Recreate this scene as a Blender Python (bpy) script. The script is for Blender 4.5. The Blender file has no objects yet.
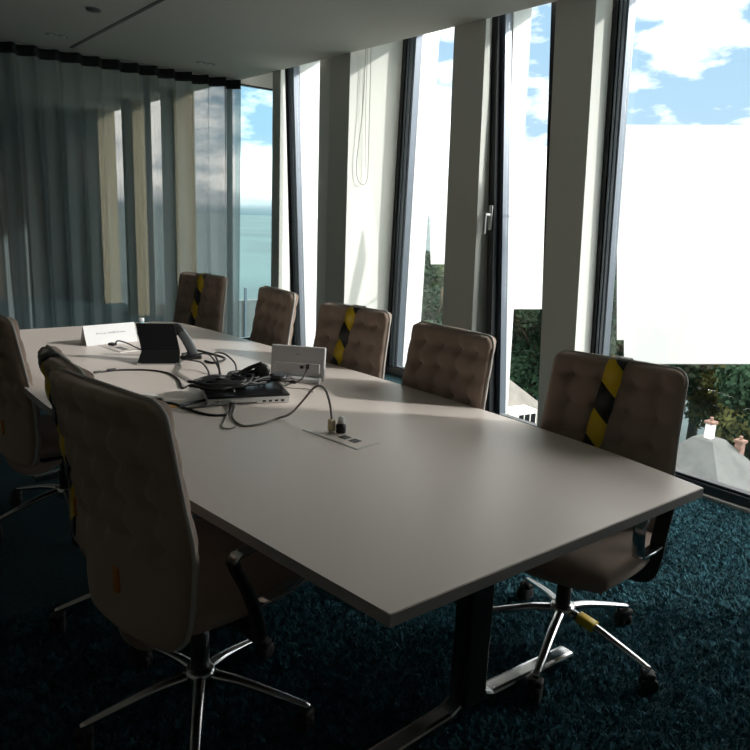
import bpy, bmesh, math, random
from mathutils import Vector, Matrix, noise
random.seed(7)
C = bpy.context.scene.collection
PI = math.pi

# ------------------------------------------------------------------ materials
def mat(name, col, rough=0.5, metal=0.0, spec=0.5, bump=None, var=None, sheen=0.0):
    m = bpy.data.materials.new(name); m.use_nodes = True
    nt = m.node_tree; b = nt.nodes['Principled BSDF']
    b.inputs['Base Color'].default_value = (*col, 1)
    b.inputs['Roughness'].default_value = rough
    b.inputs['Metallic'].default_value = metal
    b.inputs['Specular IOR Level'].default_value = spec
    if sheen: b.inputs['Sheen Weight'].default_value = sheen
    tc = nt.nodes.new('ShaderNodeTexCoord')
    if var:                                    # (scale, amount)
        n = nt.nodes.new('ShaderNodeTexNoise'); n.inputs['Scale'].default_value = var[0]
        n.inputs['Detail'].default_value = 6
        nt.links.new(tc.outputs['Object'], n.inputs['Vector'])
        r = nt.nodes.new('ShaderNodeValToRGB')
        a = var[1]
        r.color_ramp.elements[0].color = (*[c*(1-a) for c in col], 1)
        r.color_ramp.elements[1].color = (*[min(1, c*(1+a)) for c in col], 1)
        r.color_ramp.elements[0].position = .3; r.color_ramp.elements[1].position = .7
        nt.links.new(n.outputs['Fac'], r.inputs['Fac'])
        nt.links.new(r.outputs['Color'], b.inputs['Base Color'])
    if bump:                                   # (scale, strength, distance)
        n = nt.nodes.new('ShaderNodeTexNoise'); n.inputs['Scale'].default_value = bump[0]
        n.inputs['Detail'].default_value = 4
        nt.links.new(tc.outputs['Object'], n.inputs['Vector'])
        bp = nt.nodes.new('ShaderNodeBump'); bp.inputs['Strength'].default_value = bump[1]
        bp.inputs['Distance'].default_value = bump[2]
        nt.links.new(n.outputs['Fac'], bp.inputs['Height'])
        nt.links.new(bp.outputs['Normal'], b.inputs['Normal'])
    return m

def glass_mat(name, tint=(1, 1, 1), refl=0.06):
    m = bpy.data.materials.new(name); m.use_nodes = True
    nt = m.node_tree; nt.nodes.clear()
    o = nt.nodes.new('ShaderNodeOutputMaterial'); mx = nt.nodes.new('ShaderNodeMixShader')
    t = nt.nodes.new('ShaderNodeBsdfTransparent'); t.inputs['Color'].default_value = (*tint, 1)
    g = nt.nodes.new('ShaderNodeBsdfGlossy'); g.inputs['Roughness'].default_value = .01
    mx.inputs['Fac'].default_value = refl
    nt.links.new(t.outputs[0], mx.inputs[1]); nt.links.new(g.outputs[0], mx.inputs[2])
    nt.links.new(mx.outputs[0], o.inputs['Surface'])
    return m

def cloth_mat(name, col, see, trans=.35):
    m = bpy.data.materials.new(name); m.use_nodes = True
    nt = m.node_tree; nt.nodes.clear()
    o = nt.nodes.new('ShaderNodeOutputMaterial')
    d = nt.nodes.new('ShaderNodeBsdfDiffuse'); d.inputs['Color'].default_value = (*col, 1)
    tl = nt.nodes.new('ShaderNodeBsdfTranslucent'); tl.inputs['Color'].default_value = (*col, 1)
    tp = nt.nodes.new('ShaderNodeBsdfTransparent')
    a = nt.nodes.new('ShaderNodeMixShader'); a.inputs['Fac'].default_value = trans
    b = nt.nodes.new('ShaderNodeMixShader'); b.inputs['Fac'].default_value = see
    nt.links.new(d.outputs[0], a.inputs[1]); nt.links.new(tl.outputs[0], a.inputs[2])
    nt.links.new(a.outputs[0], b.inputs[1]); nt.links.new(tp.outputs[0], b.inputs[2])
    nt.links.new(b.outputs[0], o.inputs['Surface'])
    return m

M = dict(
    ceiling=mat('ceiling_paint', (.60, .575, .52), .9, bump=(180, .05, .002)),
    wall=mat('wall_paint', (.74, .745, .70), .8, bump=(150, .05, .002)),
    white=mat('white_paint', (.82, .82, .79), .6),
    fin=mat('fin_white', (.85, .86, .86), .5),
    dark=mat('dark_frame', (.012, .013, .015), .35),
    metal=mat('grey_metal_frame', (.16, .18, .21), .35, .7),
    trim=mat('floor_trim', (.45, .46, .46), .5),
    ochre=mat('ochre_wall', (.42, .37, .25), .8),
    leftwall=mat('beige_wall', (.56, .51, .44), .8),
    warmwall=mat('warm_white_wall', (.66, .61, .54), .8),
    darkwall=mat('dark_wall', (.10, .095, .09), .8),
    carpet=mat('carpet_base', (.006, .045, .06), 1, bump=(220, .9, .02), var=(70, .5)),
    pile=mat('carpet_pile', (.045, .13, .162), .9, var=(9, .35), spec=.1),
    table=mat('table_laminate', (.78, .69, .64), .36, bump=(400, .02, .0005)),
    edge=mat('table_edge', (.34, .32, .31), .5),
    black=mat('black_metal', (.012, .012, .012), .35),
    chrome=mat('chrome', (.6, .6, .61), .16, 1.0),
    plastic=mat('black_plastic', (.015, .015, .016), .4),
    rubber=mat('rubber', (.02, .02, .02), .7),
    fabric=mat('taupe_fabric', (.33, .245, .195), .9, bump=(900, .25, .001), var=(500, .12), sheen=.2),
    piping=mat('piping', (.46, .43, .40), .7),
    tab=mat('orange_tab', (.45, .16, .03), .6),
    paper=mat('paper', (.85, .85, .86), .7),
    ink=mat('grey_ink', (.45, .46, .50), .8),
    silver=mat('silver', (.62, .62, .61), .3, .6),
    screen=mat('dark_screen', (.008, .008, .009), .28),
    devgrey=mat('grey_device', (.09, .10, .105), .5),
    devwhite=mat('white_device', (.66, .65, .66), .4),
    cable=mat('black_cable', (.015, .015, .016), .45),
    cablegrey=mat('grey_cable', (.25, .24, .22), .5),
    cream=mat('cream_plug', (.75, .66, .42), .5),
    orange=mat('sticky_note', (.85, .5, .18), .7),
    bottle=mat('blue_bottle', (.40, .62, .75), .15),
    curtain=cloth_mat('sheer_curtain', (.28, .34, .35), .23, .5),
    hem=mat('curtain_tape', (.03, .035, .035), .9),
    panel=cloth_mat('white_panel', (.97, .97, .97), 0.0, .5),
    glass=glass_mat('clear_glass', (.97, .985, .98), .05),
    tint=glass_mat('teal_glass', (.84, .95, .96), .04),
    lampglass=mat('lamp_glass', (.8, .8, .78), .2),
    slate=mat('slate_roof', (.095, .10, .098), .8, var=(1.5, .18)),
    slate2=mat('pale_roof', (.17, .16, .145), .8, var=(1.5, .2)),
    brick=mat('brick', (.22, .13, .10), .9, var=(5, .3)),
    render=mat('house_render', (.6, .58, .52), .9, var=(2, .1)),
    ground=mat('ground_haze', (.065, .10, .105), 1, var=(.01, .3)),
    bark=mat('bark', (.08, .06, .04), .9),
    leafa=mat('leaf_dark', (.020, .046, .024), .8, var=(.4, .5), spec=.15),
    leafb=mat('leaf_green', (.036, .060, .022), .8, var=(.4, .5), spec=.15),
    leafc=mat('leaf_yellow', (.10, .105, .035), .8, var=(.4, .4), spec=.15),
)
# hazard tape: yellow with black diagonal blocks, computed on the strip itself
def tape_mat():
    m = bpy.data.materials.new('hazard_tape'); m.use_nodes = True
    nt = m.node_tree; b = nt.nodes['Principled BSDF']; b.inputs['Roughness'].default_value = .35
    tc = nt.nodes.new('ShaderNodeTexCoord'); sp = nt.nodes.new('ShaderNodeSeparateXYZ')
    nt.links.new(tc.outputs['Object'], sp.inputs[0])
    def op(o, a, c):
        n = nt.nodes.new('ShaderNodeMath'); n.operation = o
        for i, v in enumerate((a, c)):
            if isinstance(v, (int, float)): n.inputs[i].default_value = v
            else: nt.links.new(v, n.inputs[i])
        return n.outputs[0]
    s = op('ADD', sp.outputs['Z'], op('MULTIPLY', sp.outputs['Y'], .8))
    f = op('FRACT', op('DIVIDE', op('ADD', s, 5.0), .215), 0)
    g = op('GREATER_THAN', f, .5)
    mx = nt.nodes.new('ShaderNodeMix'); mx.data_type = 'RGBA'
    nt.links.new(g, mx.inputs[0])
    mx.inputs[6].default_value = (.012, .012, .012, 1); mx.inputs[7].default_value = (.72, .50, .01, 1)
    nt.links.new(mx.outputs[2], b.inputs['Base Color'])
    return m
M['tape'] = tape_mat()
M['yellow'] = mat('yellow_tape', (.72, .50, .01), .4)

# ------------------------------------------------------------------ mesh helpers
def build(name, bm, m, parent=None, smooth=False, kind=None):
    bmesh.ops.recalc_face_normals(bm, faces=bm.faces)
    me = bpy.data.meshes.new(name); bm.to_mesh(me); bm.free()
    if smooth:
        for p in me.polygons: p.use_smooth = True
    for mm in (m if isinstance(m, (list, tuple)) else [m]): me.materials.append(mm)
    o = bpy.data.objects.new(name, me); C.objects.link(o)
    if parent: o.parent = parent
    if kind: o['kind'] = kind
    return o

def thing(name, label, cat, loc=(0, 0, 0), rz=0, group=None):
    o = bpy.data.objects.new(name, None); C.objects.link(o); o.empty_display_size = .1
    o.location = loc; o.rotation_euler = (0, 0, rz); tag(o, label, cat, group)
    return o

def tag(o, label, cat, group=None):
    o['label'] = label; o['category'] = cat
    if group: o['group'] = group
    return o

def dup(root):
    r = root.copy(); C.objects.link(r)
    def rec(src, dst):
        for ch in list(src.children):
            c = ch.copy(); C.objects.link(c); c.parent = dst; rec(ch, c)
    rec(root, r)
    return r

def box(bm, a, b, bev=0, seg=2, mtx=None):
    r = bmesh.ops.create_cube(bm, size=1); vs = r['verts']
    for v in vs:
        v.co = Vector([a[i] + (v.co[i]+.5)*(b[i]-a[i]) for i in range(3)])
    if bev:
        es = list({e for v in vs for e in v.link_edges})
        q = bmesh.ops.bevel(bm, geom=es, offset=bev, segments=seg, affect='EDGES', profile=.5)
        vs = list({v for f in q['faces'] for v in f.verts} | {v for v in vs if v.is_valid})
    if mtx:
        for v in vs: v.co = mtx @ v.co
    return vs

def loft(bm, lo, hi):
    """prism between two equal-length outlines of 3-D points"""
    a = [bm.verts.new(p) for p in lo]; b = [bm.verts.new(p) for p in hi]
    n = len(a)
    for i in range(n): bm.faces.new((a[i], a[(i+1) % n], b[(i+1) % n], b[i]))
    bm.faces.new(a[::-1]); bm.faces.new(b)

def loft2(bm, plo, phi, z0, z1):
    loft(bm, [(x, y, z0) for x, y in plo], [(x, y, z1) for x, y in phi])

def catmull(pts, n=8, closed=False):
    P = [Vector(p) for p in pts]; out = []
    m = len(P); rng = range(m if closed else m-1)
    for i in rng:
        if closed: a, b, c, d = P[(i-1) % m], P[i], P[(i+1) % m], P[(i+2) % m]
        else: a, b, c, d = P[max(i-1, 0)], P[i], P[i+1], P[min(i+2, m-1)]
        for k in range(n):
            t = k/n
            out.append(.5*((2*b) + (c-a)*t + (2*a-5*b+4*c-d)*t*t + (3*b-a-3*c+d)*t**3))
    if not closed: out.append(P[-1])
    return out

def tube(bm, pts, r, seg=8, closed=False, flat=None, up=None):
    """sweep; r number or list; flat=(w,h) sweeps a rounded ribbon"""
    P = [Vector(p) for p in pts]; n = len(P); rings = []
    u = None
    for i, p in enumerate(P):
        t = ((P[(i+1) % n]-P[i-1]) if closed else (P[min(i+1, n-1)]-P[max(i-1, 0)]))
        if t.length < 1e-9: t = Vector((0, 0, 1))
        t.normalize()
        if u is None:
            u = up or (Vector((0, 0, 1)) if abs(t.z) < .9 else Vector((1, 0, 0)))
            u = Vector(u)
        if up is not None: u = Vector(up)
        s = t.cross(u)
        if s.length < 1e-6: s = t.orthogonal()
        s.normalize(); u2 = s.cross(t).normalized()
        if up is None: u = u2
        rr = r[i] if isinstance(r, (list, tuple)) else r
        ring = []
        for k in range(seg):
            a = 2*PI*(k+.5)/seg
            ca, sa = math.cos(a), math.sin(a)
            if flat:
                e = .45
                ca = math.copysign(abs(ca)**e, ca)*flat[0]; sa = math.copysign(abs(sa)**e, sa)*flat[1]
            else: ca *= rr; sa *= rr
            ring.append(bm.verts.new(p + s*ca + u2*sa))
        rings.append(ring)
    for i in range(n if closed else n-1):
        A, B = rings[i], rings[(i+1) % n]
        for k in range(seg): bm.faces.new((A[k], A[(k+1) % seg], B[(k+1) % seg], B[k]))
    if not closed:
        bm.faces.new(rings[0][::-1]); bm.faces.new(rings[-1])

def lathe(bm, prof, c=(0, 0, 0), seg=24, axis='z', mtx=None):
    rings = []
    for r, h in prof:
        ring = []
        for k in range(seg):
            a = 2*PI*k/seg
            p = Vector((r*math.cos(a), r*math.sin(a), h))
            if axis == 'y': p = Vector((p.x, p.z, p.y))
            if axis == 'x': p = Vector((p.z, p.x, p.y))
            if mtx: p = mtx @ p
            ring.append(bm.verts.new(p + Vector(c)))
        rings.append(ring)
    for A, B in zip(rings, rings[1:]):
        for k in range(seg): bm.faces.new((A[k], A[(k+1) % seg], B[(k+1) % seg], B[k]))
    bm.faces.new(rings[0][::-1]); bm.faces.new(rings[-1])

def bar(bm, a, b, w, h, bev=.002):
    """box bar from a to b"""
    a, b = Vector(a), Vector(b); d = b-a
    mtx = Matrix.Translation(a) @ d.to_track_quat('X', 'Z').to_matrix().to_4x4()
    box(bm, (0, -w/2, -h/2), (d.length, w/2, h/2), bev, 2, mtx)

NB = bmesh.new

# ------------------------------------------------------------------ setting
CH = 2.807            # ceiling height
S = 'structure'
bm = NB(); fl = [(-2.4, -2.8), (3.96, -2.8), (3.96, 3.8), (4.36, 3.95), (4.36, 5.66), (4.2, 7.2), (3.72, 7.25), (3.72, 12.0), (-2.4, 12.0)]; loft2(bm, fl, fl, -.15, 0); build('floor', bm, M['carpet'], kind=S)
bm = NB(); box(bm, (-2.4, -2.8, CH), (3.70, 12.0, CH+.18)); build('ceiling', bm, M['ceiling'], kind=S)
bm = NB(); box(bm, (3.70, -2.8, 3.06), (4.4, 7.2, 3.2)); build('trim_1', bm, M['ceiling'], kind=S)
bm = NB(); box(bm, (-2.4, -2.8, 0), (-2.2, 7.1, CH)); build('wall_left', bm, M['leftwall'], kind=S)
bm = NB(); box(bm, (-2.4, -2.9, 0), (3.70, -2.8, CH)); build('wall_back', bm, M['warmwall'], kind=S)

def pier(lo, hi):
    bm = NB(); loft2(bm, lo, hi, 0, 3.06); return build('wall_right', bm, M['wall'], kind=S)
pier([(3.70, -2.9), (3.70, -.12), (3.98, -.10), (3.98, -2.9)], [(3.70, -2.9), (3.70, -.02), (3.98, 0), (3.98, -2.9)])
pier([(3.70, 2.55), (3.70, 2.81), (3.97, 2.85), (3.97, 2.56)], [(3.70, 2.715), (3.70, 3.005), (3.97, 3.04), (3.97, 2.735)])
pier([(3.70, 3.455), (3.70, 3.77), (4.38, 3.90), (4.38, 3.75), (3.97, 3.47)], [(3.70, 3.57), (3.70, 3.87), (4.38, 4.0), (4.38, 3.85), (3.97, 3.70)])
pier([(3.70, 5.05), (3.70, 5.36), (3.77, 5.60), (4.4, 5.66), (4.4, 5.15)],
     [(3.70, 5.09), (3.70, 5.38), (3.77, 5.65), (4.4, 5.70), (4.4, 5.11)])
pier([(3.70, 6.19), (3.70, 6.34), (4.1, 6.95), (4.2, 7.13), (4.25, 7.13), (4.25, 6.42), (4.0, 6.39)],
     [(3.70, 6.21), (3.70, 6.36), (4.1, 6.95), (4.2, 7.13), (4.25, 7.13), (4.25, 6.66), (4.0, 6.63)])
# light metal strip on the floor in front of the window sills
bm = NB()
loft2(bm, [(3.85, -.1), (3.88, -.1), (3.88, 2.56), (3.85, 2.56)], [(3.85, -.1), (3.88, -.1), (3.88, 2.56), (3.85, 2.56)], 0, .022)
build('trim_2', bm, M['trim'], kind=S)
# dark slot running along the ceiling
bm = NB(); box(bm, (1.955, 1.6, CH-.004), (1.985, 6.85, CH+.001)); build('trim_3', bm, M['dark'], kind=S)

def window(n, x, far_lo, far_hi, near_lo, near_hi, split):
    """window n in plane x; far/near jamb outlines as (y_a,y_b) at floor and at z=3.06"""
    w = bpy.data.objects.new('window_%d' % n, None); C.objects.link(w); w['kind'] = S
    def lerp(a, b, t): return a+(b-a)*t
    # dark inner jamb and metal outer jamb on the far side
    a0, b0 = far_lo; a1, b1 = far_hi
    s0, s1 = lerp(a0, b0, split), lerp(a1, b1, split)
    bm = NB(); loft2(bm, [(x-.02, a0), (x+.06, a0), (x+.06, s0), (x-.02, s0)], [(x-.02, a1), (x+.06, a1), (x+.06, s1), (x-.02, s1)], 0, 3.06)
    f = build('window_frame', bm, M['dark'], w)
    bm = NB(); loft2(bm, [(x-.005, s0), (x+.06, s0), (x+.06, b0), (x-.005, b0)], [(x-.005, s1), (x+.06, s1), (x+.06, b1), (x-.005, b1)], 0, 3.06)
    # two raised ribs on the metal profile
    for t in (.25, .7):
        q0, q1 = lerp(s0, b0, t), lerp(s1, b1, t)
        loft2(bm, [(x-.012, q0-.008), (x-.004, q0-.008), (x-.004, q0+.008), (x-.012, q0+.008)],
              [(x-.012, q1-.008), (x-.004, q1-.008), (x-.004, q1+.008), (x-.012, q1+.008)], 0, 3.06)
    build('frame_profile', bm, M['metal'], w)
    bm = NB(); loft2(bm, [(x-.005, near_lo[0]), (x+.05, near_lo[0]), (x+.05, near_lo[1]), (x-.005, near_lo[1])],
                     [(x-.005, near_hi[0]), (x+.05, near_hi[0]), (x+.05, near_hi[1]), (x-.005, near_hi[1])], 0, 3.06)
    build('window_frame', bm, M['dark'], w)
    bm = NB()
    box(bm, (x-.02, near_lo[0], 0), (x+.06, s0, .075), .003)
    box(bm, (x-.005, near_lo[0], .075), (x+.05, s0, .092), .003)
    build('window_sill', bm, M['dark'], w)
    bm = NB()
    loft(bm, [(x+.025, near_lo[1], .09), (x+.035, near_lo[1], .09), (x+.035, b0, .09), (x+.025, b0, .09)],
             [(x+.025, near_hi[1], 3.06), (x+.035, near_hi[1], 3.06), (x+.035, b1, 3.06), (x+.025, b1, 3.06)])
    build('pane', bm, M['glass'], w)
    return w
# named 1 (farthest) to 4 (nearest)
window(4, 3.90, (2.575, 2.475), (2.735, 2.625), (-.12, -.05), (-.02, .05), .42)
w3 = window(3, 3.90, (3.47, 3.31), (3.70, 3.585), (2.84, 2.95), (3.03, 3.20), .5)
window(2, 4.30, (5.155, 4.985), (5.11, 4.945), (3.88, 3.93), (3.98, 4.03), .3)
window(1, 4.00, (6.39, 6.21), (6.64, 6.47), (5.62, 5.66), (5.66, 5.70), .35)
bm = NB(); loft2(bm, [(3.80, 3.385), (3.80, 3.335), (3.885, 3.36), (3.885, 3.46)], [(3.80, 3.62), (3.80, 3.565), (3.885, 3.62), (3.885, 3.70)], .09, 3.06)
build('sash', bm, M['dark'], w3)
# handle on window 3
bm = NB()
box(bm, (3.785, 3.455, 1.43), (3.799, 3.485, 1.60), .004)
bar(bm, (3.735, 3.470, 1.535), (3.79, 3.470, 1.535), .018, .018, .004)
bar(bm, (3.738, 3.470, 1.545), (3.738, 3.470, 1.40), .022, .014, .004)
h = build('window_handle', bm, M['silver'], w3); h['label'] = 'brushed metal lever handle'

# white fins standing outside at the far edge of each window
def fin(x0, ylo, yhi, dlo, dhi):
    bm = NB()
    loft2(bm, [(x0, ylo), (x0+dlo, ylo), (x0+dlo, ylo+.12), (x0, ylo+.12)], [(x0, yhi), (x0+dhi, yhi), (x0+dhi, yhi+.12), (x0, yhi+.12)], -.6, 3.3)
    build('trim_4', bm, M['fin'], kind=S)
fin(3.965, 2.50, 2.66, .03, .05)
fin(3.965, 3.33, 3.585, .06, .20)
fin(4.365, 4.985, 4.945, .20, .20)
fin(4.065, 6.22, 6.48, .22, .26)

# tinted end pane of the glazed corner
w5 = bpy.data.objects.new('window_5', None); C.objects.link(w5); w5['kind'] = S
bm = NB(); box(bm, (3.70, 7.13, 0), (4.2, 7.14, 2.79)); build('pane', bm, M['tint'], w5)
bm = NB(); box(bm, (3.66, 7.11, 2.775), (4.25, 7.16, 2.79)); box(bm, (4.17, 7.11, 0), (4.2, 7.16, 2.79)); box(bm, (3.70, 7.11, 0), (4.2, 7.16, .06))
build('window_frame', bm, M['dark'], w5)
bm = NB(); box(bm, (3.66, 7.11, 2.79), (4.25, 7.2, 3.06)); build('trim_5', bm, M['white'], kind=S)

# glass partition behind the curtain and the dim room beyond it
wp = bpy.data.objects.new('window_6', None); C.objects.link(wp); wp['kind'] = S
bm = NB(); box(bm, (-2.2, 7.145, .05), (3.66, 7.155, CH-.001)); build('pane', bm, M['glass'], wp)
bm = NB()
for x in (-1.0, .25, 1.5, 2.75, 3.64): box(bm, (x-.02, 7.12, 0), (x+.02, 7.18, CH-.001))
box(bm, (-2.2, 7.12, 0), (3.66, 7.18, .05))
build('window_frame', bm, M['dark'], wp)
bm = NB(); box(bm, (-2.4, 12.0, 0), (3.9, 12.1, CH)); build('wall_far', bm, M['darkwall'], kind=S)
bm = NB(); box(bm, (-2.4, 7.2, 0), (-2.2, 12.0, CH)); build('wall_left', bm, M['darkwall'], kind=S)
for y0, y1 in ((8.15, 8.55), (9.5, 9.9), (10.9, 12.0)):
    bm = NB(); box(bm, (3.45, y0, 0), (3.70, y1, CH)); build('wall_right', bm, M['ochre'], kind=S)
bm = NB(); box(bm, (1.35, 11.96, 0), (2.9, 12.0, 2.2)); build('door_1', bm, mat('brown_door', (.16, .10, .06), .5), kind=S)

# curtain: wave-pleated sheer
def curtain():
    t = thing('curtain', 'full-height grey sheer curtain in even waves across the far end of the room', 'curtain', (0, 7.02, 0))
    def wave(x, z):
        ph = 2*PI*(x-3.70)/.178
        k = 1-.25*math.sin(z*1.3+x*2)
        return .050*k*(math.sin(ph)+.25*math.sin(2*ph+.6)) + .012*math.sin(ph*.5+z*.7+1) + .008*math.sin(x*9+z*1.7)
    bm = NB(); xs = [-2.15+i*.0117 for i in range(int((3.69+2.15)/.0117)+1)]
    zs = [.02+i*(CH-.10-.02)/14 for i in range(15)]
    g = [[bm.verts.new((x, wave(x, z), z)) for z in zs] for x in xs]
    for i in range(len(xs)-1):
        for j in range(len(zs)-1): bm.faces.new((g[i][j], g[i+1][j], g[i+1][j+1], g[i][j+1]))
    build('sheer_cloth', bm, M['curtain'], t, True)
    bm = NB(); g = [[bm.verts.new((x, wave(x, zs[-1])+o, z)) for o, z in ((-.003, CH-.10), (-.003, CH-.012), (.003, CH-.012), (.003, CH-.10))] for x in xs]
    for i in range(len(xs)-1):
        for j in range(4): bm.faces.new((g[i][j], g[i+1][j], g[i+1][(j+1) % 4], g[i][(j+1) % 4]))
    bm.faces.new(g[0]); bm.faces.new(g[-1][::-1])
    o = build('heading_tape', bm, M['hem'], t, True); o['label'] = 'dark band along the top'
    bm = NB(); box(bm, (-2.18, -.008, CH-.012), (3.69, .008, CH-.0005)); build('curtain_track', bm, M['trim'], t)
curtain()

# ceiling fittings
def downlight(name, label, cat, x, y, r, n, m):
    t = thing(name, label, cat, (x, y, CH))
    for k in range(n):
        ox = (k-(n-1)/2)*r*2.3
        bm = NB(); lathe(bm, [(r, -.001), (r, -.008), (r*.82, -.010), (r*.8, -.002), (0.001, -.002)], (ox, 0, 0)); build('rim', bm, M['trim'], t, True)
        bm = NB(); lathe(bm, [(r*.5, -.003), (r*.45, -.012), (r*.2, -.016), (.001, -.017)], (ox, 0, 0)); build('lens', bm, m, t, True)
downlight('ceiling_spotlight', 'twin recessed ceiling spotlight left of the dark ceiling slot, by the curtain', 'ceiling light', 1.75, 6.45, .042, 2, M['lampglass'])
downlight('ceiling_spotlight', 'twin recessed ceiling spotlight near the glazed corner, right of the dark slot', 'ceiling light', 3.066, 6.50, .042, 2, M['lampglass'])
t = thing('smoke_detector', 'small flat round ceiling detector left of the dark slot, farthest from the curtain', 'detector', (1.711, 5.387, CH))
bm = NB(); lathe(bm, [(.05, 0), (.05, -.012), (.042, -.02), (.001, -.021)]); build('cap', bm, M['devgrey'], t, True)
bm = NB(); lathe(bm, [(.058, 0), (.058, -.005), (.05, -.005), (.001, -.005)]); build('base_ring', bm, M['trim'], t, True)

# blind chain against the column reveal
bm = NB()
tube(bm, catmull([(3.84, 5.06, 3.05), (3.83, 5.06, 2.4), (3.785, 5.06, 1.95), (3.80, 5.06, 1.80), (3.86, 5.06, 1.755), (3.905, 5.06, 1.80), (3.91, 5.06, 2.0), (3.89, 5.06, 3.05)], 8), .0035, 6)
tube(bm, catmull([(3.855, 5.06, 3.05), (3.86, 5.06, 2.4), (3.88, 5.06, 1.9)], 8), .0022, 6)
tag(build('blind_chain', bm, M['piping'], None, True), 'thin looped blind cord hanging against the sunlit side of the wide column', 'cord')

# ------------------------------------------------------------------ carpet pile
def pile():
    rnd = random.Random(3)
    verts, faces = [], []
    def area():
        while True:
            x = rnd.uniform(.2, 3.84); y = rnd.uniform(.35, 3.4)
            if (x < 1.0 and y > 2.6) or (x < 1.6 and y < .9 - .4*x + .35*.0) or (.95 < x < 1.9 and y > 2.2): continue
            return x, y
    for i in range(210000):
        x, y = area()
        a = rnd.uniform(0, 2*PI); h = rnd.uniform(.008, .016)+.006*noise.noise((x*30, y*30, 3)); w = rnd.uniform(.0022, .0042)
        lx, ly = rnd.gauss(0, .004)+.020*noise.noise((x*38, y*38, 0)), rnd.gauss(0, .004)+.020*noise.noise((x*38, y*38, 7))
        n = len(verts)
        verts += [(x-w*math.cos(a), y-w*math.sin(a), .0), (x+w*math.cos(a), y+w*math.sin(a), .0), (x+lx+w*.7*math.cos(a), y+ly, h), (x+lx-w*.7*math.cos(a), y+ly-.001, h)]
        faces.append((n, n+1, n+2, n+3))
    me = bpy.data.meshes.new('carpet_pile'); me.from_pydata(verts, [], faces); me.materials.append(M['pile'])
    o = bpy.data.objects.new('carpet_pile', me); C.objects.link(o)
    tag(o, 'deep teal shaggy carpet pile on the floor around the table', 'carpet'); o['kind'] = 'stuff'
pile()

# ------------------------------------------------------------------ table
TZ = .74
def table():
    t = thing('conference_table', 'long boat-shaped white conference table in the middle of the room', 'table', (1.43, 2.7, 0))
    right = [(2.039, .918), (2.085, 1.30), (2.095, 1.78), (2.075, 2.4), (2.025, 3.3), (1.945, 4.1)]
    corner = [(1.90, 4.40), (1.85, 4.50), (1.76, 4.545)]
    left = [(.75, 4.54), (.69, 4.50), (.665, 4.40), (.642, 3.7), (.636, 3.0), (.655, 2.5), (.70, 1.85), (.765, 1.3), (.814, .925)]
    R_ = [v for v in catmull([(x, y, 0) for x, y in right], 6)]
    L_ = [v for v in catmull([(x, y, 0) for x, y in left[2:]], 6)]
    out = [(v.x, v.y) for v in R_] + corner + left[:2] + [(v.x, v.y) for v in L_]
    out = [(x-1.43, y-2.7) for x, y in out]
    bm = NB(); loft2(bm, out, out, TZ-.030, TZ)
    for f in bm.faces: f.material_index = 0 if abs(f.normal.z) > .5 or len(f.verts) > 4 else 1
    es = [e for e in bm.edges if all(abs(v.co.z-TZ) < 1e-5 for v in e.verts)]
    bmesh.ops.bevel(bm, geom=es, offset=.002, segments=2, affect='EDGES')
    build('tabletop', bm, [M['table'], M['edge']], t)
    def leg(px, py, tag_):
        x, y = px-1.43, py-2.7
        bm = NB()
        box(bm, (x-.045, y-.035, .07), (x+.045, y+.035, TZ-.06), .006)
        box(bm, (x-.055, y-.012, .09), (x+.055, y+.012, TZ-.07), .004)
        o = build('leg', bm, M['black'], t)
        bm = NB()
        for s in (-1, 1):
            tube(bm, [(x+s*.05, y, .075), (x+s*.09, y, .055), (x+s*.50, y, .030)], 0, 12, flat=(.030, .018), up=(0, 0, 1))
        build('foot', bm, M['chrome'], o)
        bm = NB(); box(bm, (x-.42, y-.04, TZ-.06), (x+.42, y+.04, TZ-.031), .004); build('crossbar', bm, M['black'], o)
    leg(1.43, 1.25, 0); leg(1.32, 3.9, 1)
    bm = NB()
    for dx in (-.2, .2): box(bm, (dx-.02, -1.38, TZ-.07), (dx+.02, 1.25, TZ-.031), .003)
    build('rail', bm, M['black'], t)
    return t
table()

# sockets let into the tabletop
def sockets(x, y, rz, label, full):
    t = thing('table_socket', label, 'socket', (x, y, TZ), rz, None)
    bm = NB(); box(bm, (-.055, -.14, .0002), (.055, .14, .002), .0008); build('frame', bm, M['silver'], t)
    bm = NB(); box(bm, (-.050, -.135, .002), (.050, .135, .0028), .0003); build('lid', bm, M['table'], t)
    for k in range(2, 4):
        yy = .075-k*.05
        bm = NB(); box(bm, (-.017, yy-.017, .0028), (.017, yy+.017, .0045), .001); build('socket', bm, M['plastic'] , t)
    return t
sockets(1.382, 1.888, math.radians(8), 'flush socket strip with black sockets in the near half of the table', True)
sockets(1.247, 3.77, math.radians(8), 'flush socket strip in the far half of the table beside the name card', False)

# ------------------------------------------------------------------ chairs
def hw(z):
    pts = [(.33, .19), (.45, .232), (.64, .256), (.82, .245), (1.03, .240)]
    for (a, p), (b, q) in zip(pts, pts[1:]):
        if z <= b:
            t = (z-a)/(b-a); t = t*t*(3-2*t)*.5 + t*.5
            return p+(q-p)*t
    return pts[-1][1]
Z0, Z1 = .365, 1.03
def half(z):
    w = hw(z); r = .045
    if z > Z1-r: d = z-(Z1-r); w = w-r+math.sqrt(max(0, r*r-d*d))
    if z < Z0+r: d = (Z0+r)-z; w = w-r+math.sqrt(max(0, r*r-d*d))
    return w
def cx(z):
    pts = [(.33, -.235), (.5, -.222), (.68, -.232), (1.03, -.292)]
    for (a, p), (b, q) in zip(pts, pts[1:]):
        if z <= b+1e-6: return p+(q-p)*(z-a)/(b-a)
    return pts[-1][1]
COLS = (-.165, -.055, .055, .165); ROWS = (.55, .65, .75, .85, .95)
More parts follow.
